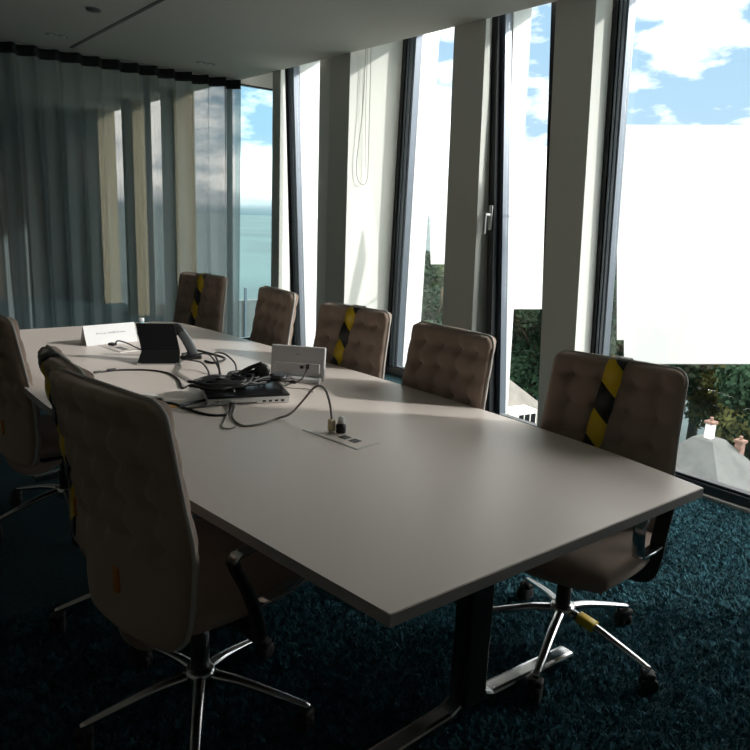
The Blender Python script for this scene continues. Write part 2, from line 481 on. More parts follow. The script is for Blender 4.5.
def puff(y, z):
    s = hw(z)/.25
    d = 0
    for c in COLS:
        gy = math.exp(-((y-c*s)/.030)**2)
        d += .32*math.exp(-((y-c*s)/.016)**2)*(1 if z > .48 else max(0, (z-.42)/.06))
        for r in ROWS: d += .95*gy*math.exp(-((z-r)/.026)**2)
    for r in ROWS: d += .30*math.exp(-((z-r)/.016)**2)
    return 1-min(d, 1.25)
def surf(y, z, side):
    u = y/max(hw(z), .01)
    k = max(0, 1-abs(u)**7)*min(1, (Z1-z)/.02+.15)*min(1, (z-Z0)/.02+.15)
    if side > 0: th = .016+.024*puff(y, z)
    else:
        q = min(1, max(0, (z-.58)/.05)); th = .008+.026*(puff(y, z)*q+.6*(1-q))
    return cx(z)+.030*u*u+side*(.005+th*math.sqrt(max(k, 0)))

def make_back(parent):
    nu, nv = 60, 84
    zs = [Z0+(Z1-Z0)*(.5-.5*math.cos(PI*(j/nv)))*.35+(Z1-Z0)*(j/nv)*.65 for j in range(nv+1)]
    bm = NB(); sides = []
    for s in (1, -1):
        g = []
        for j, z in enumerate(zs):
            zz = min(max(z, Z0+1e-4), Z1-1e-4); w = half(zz)
            g.append([bm.verts.new((surf((-1+2*i/nu)*w, zz, s), (-1+2*i/nu)*w, zz)) for i in range(nu+1)])
        for j in range(nv):
            for i in range(nu): bm.faces.new((g[j][i], g[j][i+1], g[j+1][i+1], g[j+1][i]))
        sides.append(g)
    a, b = sides
    for j in range(nv):
        for i in (0, nu): bm.faces.new((a[j][i], a[j+1][i], b[j+1][i], b[j][i]))
    for i in range(nu):
        for j in (0, nv): bm.faces.new((a[j][i], a[j][i+1], b[j][i+1], b[j][i]))
    back = build('backrest', bm, M['fabric'], parent, True)
    # piping all round
    pts = []
    N = 46
    for j in range(N+1):
        z = Z0+(Z1-Z0)*(.5-.5*math.cos(PI*j/N)); zz = min(max(z, Z0+1e-4), Z1-1e-4)
        pts.append((cx(zz)+.030*(half(zz)/hw(zz))**2, half(zz), z))
    other = [(x, -y, z) for x, y, z in pts[::-1]]
    bm = NB(); tube(bm, pts+other, .0065, 8, closed=True)
    o = build('piping', bm, M['piping'], back, True); o['label'] = 'pale piping round the edge'
    bm = NB()
    sc = hw
    for r in ROWS:
        for c in COLS:
            y = c*hw(r)/.25; x = surf(y, r, 1)
            lathe(bm, [(.006, -.002), (.006, .001), (.004, .0025), (.001, .003)], (x, y, r), 10, 'x')
    build('button', bm, M['fabric'], back, True)['kind'] = 'stuff'
    bm = NB(); x = surf(0, .52, -1)
    box(bm, (x-.007, -.012, .475), (x+.004, .012, .545), .003); build('pull_tab', bm, M['tab'], back)
    # spine bracket below the back
    bm = NB(); tube(bm, catmull([(-.215, 0, .42), (-.205, 0, .35), (-.16, 0, .305), (-.09, 0, .30), (0, 0, .345)], 6), 0, 12, flat=(.04, .014), up=(0, 1, 0))
    build('back_bracket', bm, M['fabric'], parent, True)
    return back

def make_tape(parent, y0, slant, w=.068, zend=.40):
    pts_f = []; n = 40
    bm = NB(); rows = []
    def add(x, y, z, nx, nz=0):
        rows.append([bm.verts.new((x, y-w/2, z)), bm.verts.new((x, y+w/2, z))])
    for i in range(n+1):
        z = zend+(Z1-.012-zend)*i/n; y = y0+slant*(z-Z1)
        xs = max(surf(y+d, z, 1) for d in (-.025, 0, .025))
        add(xs+.004, y, z, 1)
    for a in (.4, .8, 1.2, 1.57, 1.95, 2.35, 2.75):
        x = cx(Z1)+.002+.024*math.cos(a); add(x, y0, Z1-.004+.0125*math.sin(a), 0)
    for i in range(n, -1, -1):
        z = zend+(Z1-.012-zend)*i/n; y = y0+slant*(z-Z1)
        xs = min(surf(y+d, z, -1) for d in (-.025, 0, .025))
        add(xs-.004, y, z, -1)
    for a, b in zip(rows, rows[1:]): bm.faces.new((a[0], a[1], b[1], b[0]))
    o = build('hazard_tape', bm, M['tape'], parent, True); o['label'] = 'yellow and black striped tape over the back'
    sm = o.modifiers.new('thick', 'SOLIDIFY'); sm.thickness = .0012
    return o

def make_chair():
    t = thing('conference_chair', 'x', 'chair')
    # seat: rounded cushion with waterfall front
    bm = NB(); nu, nv = 28, 28; cols = []
    def sp(i, n): 
        a = -1+2*i/n; return math.sin(a*PI/2)
    top, bot = [], []
    for j in range(nv+1):
        rt, rb = [], []
        for i in range(nu+1):
            u, v = sp(i, nu), sp(j, nv)
            # square -> rounded square
            x = u*math.sqrt(max(0, 1-.26*v*v)); y = v*math.sqrt(max(0, 1-.26*u*u))
            e = max(0, 1-max(abs(u), abs(v))**6)
            X = .035+x*.262; Y = y*.272
            dip = -.012*(1-abs(y))*(1-abs(x)) - .022*max(0, x-.55)**2*5
            rt.append(bm.verts.new((X, Y, .435+.045*e**.5+dip)))
            rb.append(bm.verts.new((X*.97, Y*.95, .425-.030*e**.5+dip)))
        top.append(rt); bot.append(rb)
    for j in range(nv):
        for i in range(nu):
            bm.faces.new((top[j][i], top[j][i+1], top[j+1][i+1], top[j+1][i])); bm.faces.new((bot[j][i], bot[j+1][i], bot[j+1][i+1], bot[j][i+1]))
    for j in range(nv):
        for i in (0, nu): bm.faces.new((top[j][i], top[j+1][i], bot[j+1][i], bot[j][i]))
    for i in range(nu):
        for j in (0, nv): bm.faces.new((top[j][i], top[j][i+1], bot[j][i+1], bot[j][i]))
    build('seat', bm, M['fabric'], t, True)
    make_back(t)
    bm = NB(); box(bm, (-.13, -.09, .335), (.13, .09, .395), .015, 3); build('tilt_mechanism', bm, M['plastic'], t, True)
    bm = NB(); lathe(bm, [(.027, .13), (.027, .25), (.018, .252), (.018, .345), (.001, .346)], seg=20); build('gas_column', bm, M['black'], t, True)
    bm = NB(); lathe(bm, [(.036, .115), (.045, .125), (.045, .165), (.036, .175), (.001, .176)], seg=24); build('hub', bm, M['chrome'], t, True)
    for s in (-1, 1):
        bm = NB()
        tube(bm, catmull([(.02, s*.05, .375), (.0, s*.20, .375), (-.01, s*.265, .385), (-.025, s*.28, .44), (-.05, s*.28, .52), (-.085, s*.28, .59), (-.105, s*.28, .632)], 6), 0, 12, flat=(.024, .010), up=(1, 0, 0))
        a = build('arm_support', bm, M['plastic'], t, True)
        bm = NB()
        loop = [(-.110, .635), (-.10, .652), (-.05, .656), (.10, .650), (.165, .647), (.185, .632), (.180, .58), (.170, .535), (.155, .515), (.05, .495), (-.03, .488)]
        tube(bm, [(x, s*.283, z) for x, z in loop], 0, 12, flat=(.019, .0055), up=(0, 0, 1) if False else None)
        build('armrest', bm, M['chrome'], t, True)
        bm = NB(); tube(bm, [(-.03, s*.283, .664), (.0, s*.283, .667), (.10, s*.283, .660), (.15, s*.283, .655)], 0, 12, flat=(.024, .007), up=(0, 0, 1))
        build('arm_pad', bm, M['plastic'], t, True)
    return t

def add_base(t, ang):
    """five chrome legs with casters, turned by ang"""
    for k in range(5):
        a = ang+2*PI*k/5; d = Vector((math.cos(a), math.sin(a), 0))
        bm = NB()
        P = [d*.035+Vector((0, 0, .152)), d*.12+Vector((0, 0, .142)), d*.24+Vector((0, 0, .112)), d*.335+Vector((0, 0, .085))]
        P = catmull(P, 4); n = len(P); rings = []
        for i, p in enumerate(P):
            f = i/(n-1); w = .021-.009*f; h = .016-.007*f; s = Vector((-d.y, d.x, 0)); ring = []
            for q in range(10):
                b = 2*PI*q/10; ring.append(bm.verts.new(p+s*w*math.cos(b)+Vector((0, 0, h*math.sin(b)))))
            rings.append(ring)
        for A, B in zip(rings, rings[1:]):
            for q in range(10): bm.faces.new((A[q], A[(q+1) % 10], B[(q+1) % 10], B[q]))
        bm.faces.new(rings[0][::-1]); bm.faces.new(rings[-1])
        lg = build('leg', bm, M['chrome'], t, True)
        bm = NB(); c = d*.325; rot = Matrix.Rotation(a+.7*k, 4, 'Z')
        for s in (-1, 1):
            mt = Matrix.Translation((c.x, c.y, .029)) @ rot @ Matrix.Translation((.012, s*.014, 0))
            lathe(bm, [(.010, -.009), (.026, -.009), (.029, -.005), (.029, .005), (.026, .009), (.010, .009)], (0, 0, 0), 20, 'y', mt)
        mt = Matrix.Translation((c.x, c.y, .029)) @ rot
        box(bm, (-.014, -.006, .0), (.03, .006, .045), .004, 2, mt)
        box(bm, (-.016, -.025, .022), (.026, .025, .046), .009, 3, mt)
        build('caster', bm, M['rubber'], lg, True)

proto = make_chair()
add_base(proto, 0)
def place(x, y, rz, label, lift=0, baseturn=0, tape=None, first=False, group='tufted conference chairs round the table'):
    c = proto if first else dup(proto)
    c.location = (x, y, 0); c.rotation_euler = (0, 0, rz); tag(c, label, 'chair', group)
    for ch in c.children:
        k = ch.name.split('.')[0]
        if k in ('leg', 'hub'): ch.rotation_euler = (0, 0, baseturn) if k == 'leg' else (0, 0, 0)
        elif k == 'gas_column': ch.scale = (1, 1, 1+lift/.345)
        else: ch.location = (0, 0, lift*.4 if k.startswith('arm') else lift)
    if tape: tapes.append((c, tape, lift))
    return c
R = math.radians; tapes = []
# window side, facing the table; rz = direction they face
r1 = place(1.98, 1.32, R(192), 'taupe tufted swivel chair with striped tape at the near window-side corner of the table', 0, R(12), (.0, .12), True)
place(1.895, 2.135, R(181), 'taupe tufted chair without tape, second from the near end on the window side', 0, R(20))
place(1.92, 2.83, R(191), 'taupe tufted chair with striped tape behind the white panel device, third on the window side', 0, R(50), (.0, .22))
place(1.94, 3.72, R(174), 'taupe tufted chair without tape, fourth on the window side, before the slanted window frame', 0, R(10))
place(1.94, 4.64, R(196), 'taupe tufted chair with striped tape at the far corner of the table by the curtain', 0, R(33), (.0, .14))
# door side
place(.775, 1.72, R(12), 'taupe tufted chair seen from behind, nearest the camera on the left of the table', .05, R(14))
place(.87, 2.34, R(-2), 'chair with striped tape half hidden behind the nearest left-hand chair', -.02, R(25), (.03, 0))
place(.84, 3.36, R(6), 'leftmost chair cut by the picture edge, seen from behind', 0, R(40))
for c, a, lift in tapes:
    tp = make_tape(c, *a); tp.location = (0, 0, lift)
# yellow tape wound round one leg of the near window-side chair
d = Vector((math.cos(R(84)), math.sin(R(84)), 0))
bm = NB(); tube(bm, [d*.065+Vector((0, 0, .150)), d*.10+Vector((0, 0, .145)), d*.13+Vector((0, 0, .140))], 0, 12, flat=(.021, .017), up=(0, 0, 1))
o = build('wrapped_tape', bm, M['yellow'], r1, True); o['label'] = 'yellow tape wound round one base leg'

# ------------------------------------------------------------------ things on the table
def cable(pts, r, m, label, name='cable', n=8, group=None, ends=None, cat='cable'):
    bm = NB(); tube(bm, catmull(pts, n), r, 8)
    if ends is None:
        return tag(build(name, bm, m, None, True), label, cat, group)
    t = thing(name, label, cat, (0, 0, 0), 0, group)
    build('cord', bm, m, t, True)
    for (a, b, w, h, mm) in ends:
        bm = NB(); bar(bm, a, b, w, h, min(w, h)*.3); build('connector', bm, mm, t)
    return t
T_ = TZ+.004
cable([(1.30, 2.52, .785), (1.242, 2.40, T_), (1.165, 2.27, T_), (1.148, 2.16, T_), (1.215, 2.145, T_), (1.30, 2.175, T_), (1.332, 2.135, .768), (1.348, 2.073, .833), (1.359, 2.032, .882), (1.367, 2.0, .900), (1.374, 1.972, .889), (1.379, 1.953, .85), (1.382, 1.942, .80), (1.382, 1.94, .785)],
      .0042, M['cablegrey'], 'dark power cord arching from the closed laptop down into the table socket', 'power_cable',
      ends=[((1.382, 1.94, .745), (1.382, 1.94, .79), .026, .022, M['cream'])])
t = thing('plug_adapter', 'small white and black plug standing in the near table socket beside the arched cord', 'plug', (1.405, 1.915, TZ+.0046))
bm = NB(); lathe(bm, [(.017, 0), (.018, .004), (.018, .026), (.012, .032), (.001, .033)], seg=20); build('body', bm, M['plastic'], t, True)
bm = NB(); lathe(bm, [(.012, .030), (.012, .050), (.008, .056), (.001, .057)], (.004, .004, 0), 16); build('cap', bm, M['paper'], t, True)

cable([(.985, 3.214, T_), (1.053, 3.219, T_), (1.13, 3.19, T_), (1.192, 3.148, T_), (1.24, 3.052, T_), (1.225, 2.90, T_), (1.183, 2.765, T_), (1.233, 2.795, T_), (1.29, 2.72, .76)],
      .0042, M['cable'], 'thin black cable lying loose left on the table, connector at its end', 'video_cable',
      ends=[((.952, 3.206, T_+.003), (.985, 3.214, T_+.003), .014, .009, M['cable']), ((1.015, 3.217, T_+.004), (1.055, 3.219, T_+.004), .016, .012, M['cable'])])
cable([(1.02, 2.578, T_+.003), (1.058, 2.541, T_), (1.072, 2.434, T_), (1.108, 2.336, T_), (1.165, 2.315, T_), (1.225, 2.40, T_), (1.26, 2.47, .762), (1.30, 2.52, .775)],
      .0052, M['cable'], 'thick black cable with a round plug ending left of the laptop, beside the orange note', 'mains_cable',
      ends=[((1.000, 2.596, T_+.009), (1.022, 2.576, T_+.009), .022, .022, M['cable'])])
cable([(1.235, 2.45, .75), (1.20, 2.38, T_), (1.147, 2.283, T_), (1.08, 2.185, T_), (1.09, 2.15, T_), (1.12, 2.16, T_)],
      .0028, M['cablegrey'], 'thin grey cable trailing forward from under the closed laptop', 'thin_cable')
cable([(1.405, 3.263, .755), (1.40, 3.12, .775), (1.36, 2.95, .80), (1.31, 2.78, .80), (1.27, 2.70, .785)],
      .004, M['cable'], 'black cable running from the tablet stand into the cable heap, left of two', 'device_cable')
cable([(1.47, 3.30, .76), (1.46, 3.15, .80), (1.42, 2.98, .82), (1.37, 2.80, .80), (1.31, 2.68, .785)],
      .004, M['cable'], 'black cable running from the grey handset into the cable heap, right of two', 'device_cable')
cable([(1.33, 2.70, .79), (1.39, 2.85, .82), (1.44, 2.98, .835), (1.49, 2.98, .825), (1.49, 2.88, .80), (1.43, 2.75, .78), (1.38, 2.66, .785)],
      .0042, M['cable'], 'black cable standing up in a loop behind the cable heap', 'looped_cable')
cable([(1.723, 2.622, .812), (1.70, 2.60, .79), (1.66, 2.58, .765), (1.62, 2.60, .75), (1.57, 2.58, .75), (1.52, 2.56, .79)],
      .004, M['cable'], 'black cable plugged into the back of the white panel device', 'device_cable',
      ends=[((1.716, 2.612, .806), (1.732, 2.632, .816), .016, .012, M['cable'])])
cable([(1.53, 2.38, .785), (1.62, 2.42, .75), (1.64, 2.50, T_), (1.58, 2.56, T_), (1.52, 2.60, .77)],
      .0022, M['cablegrey'], 'thin grey wire curling off the right end of the closed laptop', 'thin_cable')
cable([(1.42, 3.33, .752), (1.50, 3.36, .775), (1.56, 3.30, .765), (1.60, 3.20, .752), (1.52, 3.16, .746), (1.50, 3.22, .746)],
      .006, M['cable'], 'thick black cable curled on the table right behind the grey handset', 'coiled_cable')

# closed laptop
t = thing('laptop', 'closed laptop with silver side and black lid under a heap of cables', 'laptop', (1.345, 2.515, TZ), R(-18))
bm = NB(); box(bm, (-.165, -.115, .003), (.165, .115, .028), .004, 3); b = build('body', bm, M['silver'], t)
bm = NB(); box(bm, (-.165, -.113, .0285), (.165, .115, .037), .003, 2); build('screen_lid', bm, M['screen'], t)
bm = NB()
for x in (.06, .085, .11, .135): box(bm, (x-.008, -.1165, .008), (x+.006, -.1145, .016), .0005)
box(bm, (-.08, -.1165, .006), (.03, -.1145, .010)); build('port', bm, M['plastic'], b)
bm = NB()
for x in (-.14, .14):
    for y in (-.09, .09): lathe(bm, [(.008, 0), (.008, .004), (.001, .004)], (x, y, 0), 12)
build('foot_pads', bm, M['rubber'], t)

t = thing('power_brick', 'second black adapter block tucked behind the headset on the laptop', 'power adapter', (1.345, 2.60, TZ+.0375), R(28))
bm = NB(); box(bm, (-.05, -.028, 0), (.05, .028, .030), .007, 3); build('case', bm, M['plastic'], t, True)
bm = NB(); box(bm, (-.03, -.016, .0302), (.03, .016, .0308)); build('rating_plate', bm, M['devgrey'], t)
# power brick and headset on top
t = thing('power_brick', 'black power adapter block with strain relief half buried in the cable heap on the laptop', 'power adapter', (1.27, 2.60, TZ+.0375), R(-14))
bm = NB(); box(bm, (-.075, -.036, 0), (.075, .036, .036), .008, 3); build('case', bm, M['plastic'], t, True)
bm = NB(); lathe(bm, [(.007, .068), (.006, .090), (.004, .100), (.001, .1005)], (0, 0, .016), 12, 'x'); build('strain_relief', bm, M['cable'], t, True)
rnd = random.Random(11)
def coil(cxx, cyy, cz, rx, ry, turns, r, label, rz, wob=.02, zj=.030):
    pts = []
    n = int(turns*7)
    for i in range(n):
        a = 2*PI*i/7; k = 1+rnd.uniform(-.22, .16)
        x, y = rx*k*math.cos(a), ry*k*math.sin(a)
        X = x*math.cos(rz)-y*math.sin(rz); Y = x*math.sin(rz)+y*math.cos(rz)
        pts.append((cxx+X+rnd.uniform(-wob, wob)*.5, cyy+Y+rnd.uniform(-wob, wob)*.5, cz+rnd.uniform(0, zj)+.004*i/7))
    cable(pts, r, M['cable'], label, 'coiled_cable', 8, 'cables tangled on the laptop')
coil(1.25, 2.55, TZ+.046, .115, .065, 5.2, .006, 'black cable coiled over the left end of the laptop and the power block', R(-18))
coil(1.36, 2.53, TZ+.046, .14, .06, 4.2, .0055, 'black cable in wide flat loops across the middle of the laptop', R(-12))
coil(1.40, 2.60, TZ+.046, .09, .06, 4.4, .0062, 'thick black cable coiled behind the headset on the laptop', R(20))
coil(1.13, 2.47, TZ+.006, .085, .05, 1.6, .0042, 'black cable looped on the tabletop left of the laptop', R(10), .015, .008)
t = thing('headset', 'black headset with round ear cup lying on the cable heap', 'headset', (1.435, 2.53, TZ+.062), R(-35))
bm = NB(); lathe(bm, [(.012, -.012), (.026, -.012), (.033, -.006), (.033, .006), (.024, .012), (.014, .010), (.012, .004)], (0, 0, .038), 28, 'y'); build('ear_cup', bm, M['plastic'], t, True)
bm = NB(); lathe(bm, [(.012, -.012), (.026, -.012), (.033, -.006), (.033, .006), (.024, .012), (.014, .010)], (.075, -.02, .018), 28, 'z'); build('ear_cup', bm, M['plastic'], t, True)
bm = NB(); tube(bm, catmull([(0, 0, .07), (-.06, .0, .045), (-.10, -.01, .015), (-.06, -.03, .006), (.0, -.05, .01), (.07, -.05, .018), (.09, -.035, .02)], 6), 0, 10, flat=(.009, .003), up=(0, 1, .3)); build('headband', bm, M['plastic'], t, True)
bm = NB(); tube(bm, catmull([(.01, .0, .03), (.05, .02, .0), (.10, .01, -.006), (.13, -.02, -.002)], 6), .003, 8); box(bm, (.12, -.03, -.008), (.145, -.012, .006), .004); build('microphone_boom', bm, M['plastic'], t, True)

# white panel device seen from the back
ang = math.atan2(2.569-2.745, 1.772-1.607)
t = thing('desk_panel_device', 'white flat panel device standing on the table, seen from its back, cable plugged in', 'device', (1.69, 2.66, TZ), ang)
lean = Matrix.Rotation(R(-9), 4, 'X')
bm = NB(); box(bm, (-.128, 0, .006), (.128, .016, .162), .006, 3, lean); p = build('housing', bm, M['devwhite'], t, False)
bm = NB(); box(bm, (-.115, -.040, 0), (.115, .012, .022), .006, 3); build('foot', bm, M['devwhite'], t)
bm = NB(); box(bm, (-.105, -.0035, .035), (.105, .002, .085), .004, 2, lean); build('rear_cover', bm, M['devwhite'], t)
bm = NB(); box(bm, (-.012, -.0012, .120), (.012, .001, .126), 0, 2, lean); build('logo', bm, M['trim'], p)
bm = NB(); box(bm, (.012, -.0045, .058), (.030, -.002, .072), .001, 2, lean); build('port', bm, M['plastic'], p)

# dark tablet on a stand
ang = math.atan2(3.255-3.342, 1.375-1.201)
t = thing('tablet', 'black tablet propped on a low folding stand, left of the grey handset', 'tablet', (1.30, 3.31, TZ), ang)
lean = Matrix.Rotation(R(14), 4, 'X')
bm = NB()
loft(bm, [(-.085, .012, .055), (.098, .012, .055), (.098, .024, .055), (-.085, .024, .055)], [(-.115, .060, .185), (.068, .060, .185), (.068, .070, .185), (-.115, .070, .185)])
s_ = build('screen', bm, M['screen'], t)
bm = NB(); loft(bm, [(-.100, -.055, .004), (.098, -.055, .004), (.098, -.045, .004), (-.100, -.045, .004)], [(-.085, .010, .058), (.098, .010, .058), (.098, .022, .058), (-.085, .022, .058)]); build('kickstand', bm, M['screen'], t)
bm = NB(); box(bm, (-.105, -.062, 0), (-.085, .03, .008), .002); box(bm, (.082, -.062, 0), (.104, .03, .008), .002); box(bm, (-.105, -.064, 0), (.104, -.054, .006), .002)
build('stand_foot', bm, M['silver'], t)
t = thing('desk_handset', 'grey upright handset device with black top leaning beside the tablet', 'telephone', (1.455, 3.36, TZ), R(-25))
bm = NB()
tube(bm, catmull([(.045, .0, .012), (.030, .0, .05), (.005, .0, .10), (-.02, 0, .14)], 6), 0, 14, flat=(.024, .014), up=(0, 1, 0)); build('body', bm, M['devgrey'], t, True)
bm = NB(); tube(bm, catmull([(-.018, 0, .132), (-.035, 0, .152), (-.062, 0, .15)], 6), 0, 12, flat=(.026, .014), up=(0, 1, 0)); build('earpiece', bm, M['plastic'], t, True)
bm = NB(); box(bm, (-.02, -.05, 0), (.085, .05, .018), .008, 3); build('base', bm, M['plastic'], t, True)

# folded name card with a faint printed line
ang = math.atan2(.033, .292)
t = thing('name_card', 'white folded name card with a faint printed line, left of the tablet', 'card', (1.258, 3.925, TZ), ang)
bm = NB()
for s in (-1, 1):
    box(bm, (-.147, -.0004, 0), (.147, .0004, .112), 0, 1, Matrix.Translation((0, s*.042, 0)) @ Matrix.Rotation(R(s*21), 4, 'X'))
c_ = build('card', bm, M['paper'], t)
bm = NB(); x = -.082; rnd = random.Random(5)
mt = Matrix.Translation((0, -.042, 0)) @ Matrix.Rotation(R(-21), 4, 'X')
while x < .085:
    w = rnd.uniform(.003, .006)
    if rnd.random() < .85: box(bm, (x, -.0009, .060), (x+w*.7, -.0004, .060+rnd.choice((.006, .006, .009))), 0, 1, mt)
    x += w
build('printed_line', bm, M['ink'], c_)
bm = NB(); box(bm, (-.155, .04, 0), (.10, .19, .0008)); 
t = thing('water_bottle', 'small pale blue plastic bottle behind the name card', 'bottle', (1.507, 4.10, TZ))
bm = NB(); lathe(bm, [(.026, 0), (.030, .004), (.030, .045), (.027, .055), (.015, .072), (.012, .082), (.001, .0825)], seg=24); build('body', bm, M['bottle'], t, True)
bm = NB(); lathe(bm, [(.0145, .080), (.0145, .098), (.013, .100), (.001, .1002)], seg=20); build('cap', bm, M['paper'], t, True)
bm = NB(); lathe(bm, [(.0306, .015), (.0306, .040), (.0300, .0402), (.0300, .0148)], seg=24); build('bottle_label', bm, M['paper'], t, True)
bm = NB(); box(bm, (-.022, -.016, 0), (.022, .016, .0012), 0, 1, Matrix.Translation((1.035, 2.525, TZ)) @ Matrix.Rotation(R(-30), 4, 'Z'))
tag(build('sticky_note', bm, M['orange']), 'small orange sticky note beside the round plug on the table', 'note')
bm = NB(); box(bm, (-.03, -.012, 0), (.03, .012, .012), .004, 2, Matrix.Translation((1.02, 2.70, TZ)) @ Matrix.Rotation(R(-40), 4, 'Z'))
tag(build('cable_clip', bm, M['paper'], None, True), 'small white plastic clip on the table behind the nearest left-hand chair', 'clip')
cable([(1.247, 3.80, TZ+.012), (1.262, 3.80, TZ+.03), (1.30, 3.77, TZ+.02), (1.33, 3.66, T_), (1.36, 3.50, T_), (1.40, 3.40, T_)],
      .004, M['cable'], 'black cable from the far table socket to the tablet', 'power_cable',
      ends=[((1.225, 3.83, TZ+.012), (1.25, 3.80, TZ+.012), .03, .014, M['cable'])])

# ------------------------------------------------------------------ outside
G = -20
bm = NB(); box(bm, (5, -900, G-1), (2500, 2500, G)); build('ground', bm, M['ground'], kind=S)

ax = Vector((.783, -.621, .044)); ay = Vector((.105, .201, .974)); az = ax.cross(ay).normalized()   # added white panels, stand-ins for a blanked view, parallel to the camera plane
def panel(label, pts, br):
    t = thing('standin_panel', label, 'stand-in panel', pts[0], 0, None)
    o = Vector(pts[0]); P = [Vector(p)-o for p in pts]
    bm = NB(); loft(bm, P, [p-az*.012 for p in P]); build('sheet', bm, M['panel'], t)
    bm = NB()
    for a, b in br: bar(bm, Vector(a)-o, Vector(b)-o, .015, .015)
    build('bracket', bm, M['fin'], t)  # mounts invented for the added panels
panel('largest added white panel standing in for a blanked view, outside the wide window on the right', [(4.379, 2.919, 2.166), (5.30, 2.189, 2.216), (5.129, 1.862, .637), (4.245, 2.563, .588), (4.262, 2.596, .747), (4.225, 2.626, .745)][::1],
      [((4.36, 2.87, 1.9), (3.97, 2.60, 1.9))])
panel('added white panel standing in for a blanked view outside the middle window with the handle', [(4.806, 4.284, 1.929), (5.304, 3.889, 1.957), (5.15, 3.667, 0.775), (4.734, 3.997, 0.752)], [((5.231, 3.823, 1.531), (3.97, 2.95, 1.8))])
panel('small added white panel standing in for a blanked view outside the second window from the far end', [(4.782, 5.218, 1.899), (5.026, 5.025, 1.912), (4.935, 4.852, 1.07), (4.707, 5.033, 1.057)], [((4.926, 4.875, 1.126), (4.36, 3.97, 1.1))])

def tree_mesh(seed, H, Rr, leaves, size):
    rnd = random.Random(seed); v, f, mi = [], [], []
    blobs = []
    for i in range(16):
        a = rnd.uniform(0, 2*PI); h = rnd.uniform(.28, .95); rr = Rr*math.sqrt(max(.05, 1-((h-.55)/.5)**2))
        d = rnd.uniform(.15, .75)*rr
        blobs.append((d*math.cos(a), d*math.sin(a), h*H, rnd.uniform(.28, .45)*Rr))
    for i in range(leaves):
        bx, by, bz, br = blobs[rnd.randrange(len(blobs))]
        n = Vector((rnd.gauss(0, 1), rnd.gauss(0, 1), rnd.gauss(0, 1)+.25)).normalized()
        p = Vector((bx, by, bz)) + n*br*rnd.uniform(.72, 1.05)
        q = (n+Vector((rnd.gauss(0, .5), rnd.gauss(0, .5), rnd.gauss(0, .5)))).normalized()
        s = q.orthogonal().normalized(); s.rotate(Matrix.Rotation(rnd.uniform(0, 6.3), 3, q)); u = q.cross(s)
        k = size*rnd.uniform(.6, 1.3); m = len(v)
        v += [p+s*k, p+u*k*.6, p-s*k, p-u*k*.6]; f.append((m, m+1, m+2, m+3))
    me = bpy.data.meshes.new('foliage'); me.from_pydata(v, [], f)
    # core mass so the crown is not see-through
    return me
def trunk_bm(H, seed):
    rnd = random.Random(seed); bm = NB()
    tube(bm, [(0, 0, 0), (.1, .1, H*.3), (-.1, .1, H*.6), (0, 0, H*.85)], [.45, .35, .22, .08], 8)
    for k in range(6):
        a = rnd.uniform(0, 6.3); h = rnd.uniform(.35, .7)*H
        tube(bm, [(0, 0, h), (1.2*math.cos(a), 1.2*math.sin(a), h+1.2), (2.6*math.cos(a), 2.6*math.sin(a), h+2.2)], [.16, .1, .04], 6)
    return bm
kinds = []
for k, (m, H, Rr, nm) in enumerate(((M['leafa'], 17, 4.7, 'dark green'), (M['leafb'], 16, 4.6, 'mid green'), (M['leafc'], 13.5, 3.8, 'yellowing'))):
    t = thing('tree', 'x', 'tree')
    me = tree_mesh(20+k, H, Rr, 15000, .21); me.materials.append(m)
    o = bpy.data.objects.new('foliage', me); C.objects.link(o); o.parent = t
    build('trunk', trunk_bm(H, k), M['bark'], t, True)
    kinds.append([t, nm, False])
rnd = random.Random(4)
spots = []
for ring, (d0, dz) in enumerate(((46, 0), (54.5, .5), (63, 1.0), (72, 1.5))):
    a = 8+(ring % 2)*4.2
    while a < 50:
        spots.append((d0+rnd.uniform(-1, 1), a+rnd.uniform(-.4, .4), ring)); a += math.degrees(8.4/d0)
near = [(41, 25.5, 1), (38, 29, 1), (43, 34.5, 1), (40, 17, 0), (44, 21, 0), (45, 30.0, 0), (47, 44, 1)]
for i, (d, a, ring) in enumerate([(q[0], q[1], 9) for q in near]+spots):
    ra = R(a); x, y = d*math.cos(ra), d*math.sin(ra)
    if min(math.hypot(x-31.7, y-14.4), math.hypot(x-36, y-31.5)) < 11: continue
    k = near[i][2] if i < len(near) else rnd.choice((0, 0, 0, 1, 1, 2) if ring else (0, 0, 1))
    src, nm, used = kinds[k]
    t = src if not used else dup(src); kinds[k][2] = True
    s = rnd.uniform(.97, 1.12)*(1.04+.02*ring if ring < 9 else .62)
    t.location = (x, y, G); t.rotation_euler = (0, 0, rnd.uniform(0, 6.3)); t.scale = (s, s, s)
    where = {0: 'in the front row of the wood beyond the windows', 1: 'in the second row of the wood beyond the windows', 2: 'in the back of the wood beyond the windows', 3: 'at the skyline of the wood beyond the windows', 9: 'standing low beside the roofs outside'}[ring]
    tag(t, '%s leafy tree %s' % (nm, where), 'tree', '%s trees %s' % (nm, where))

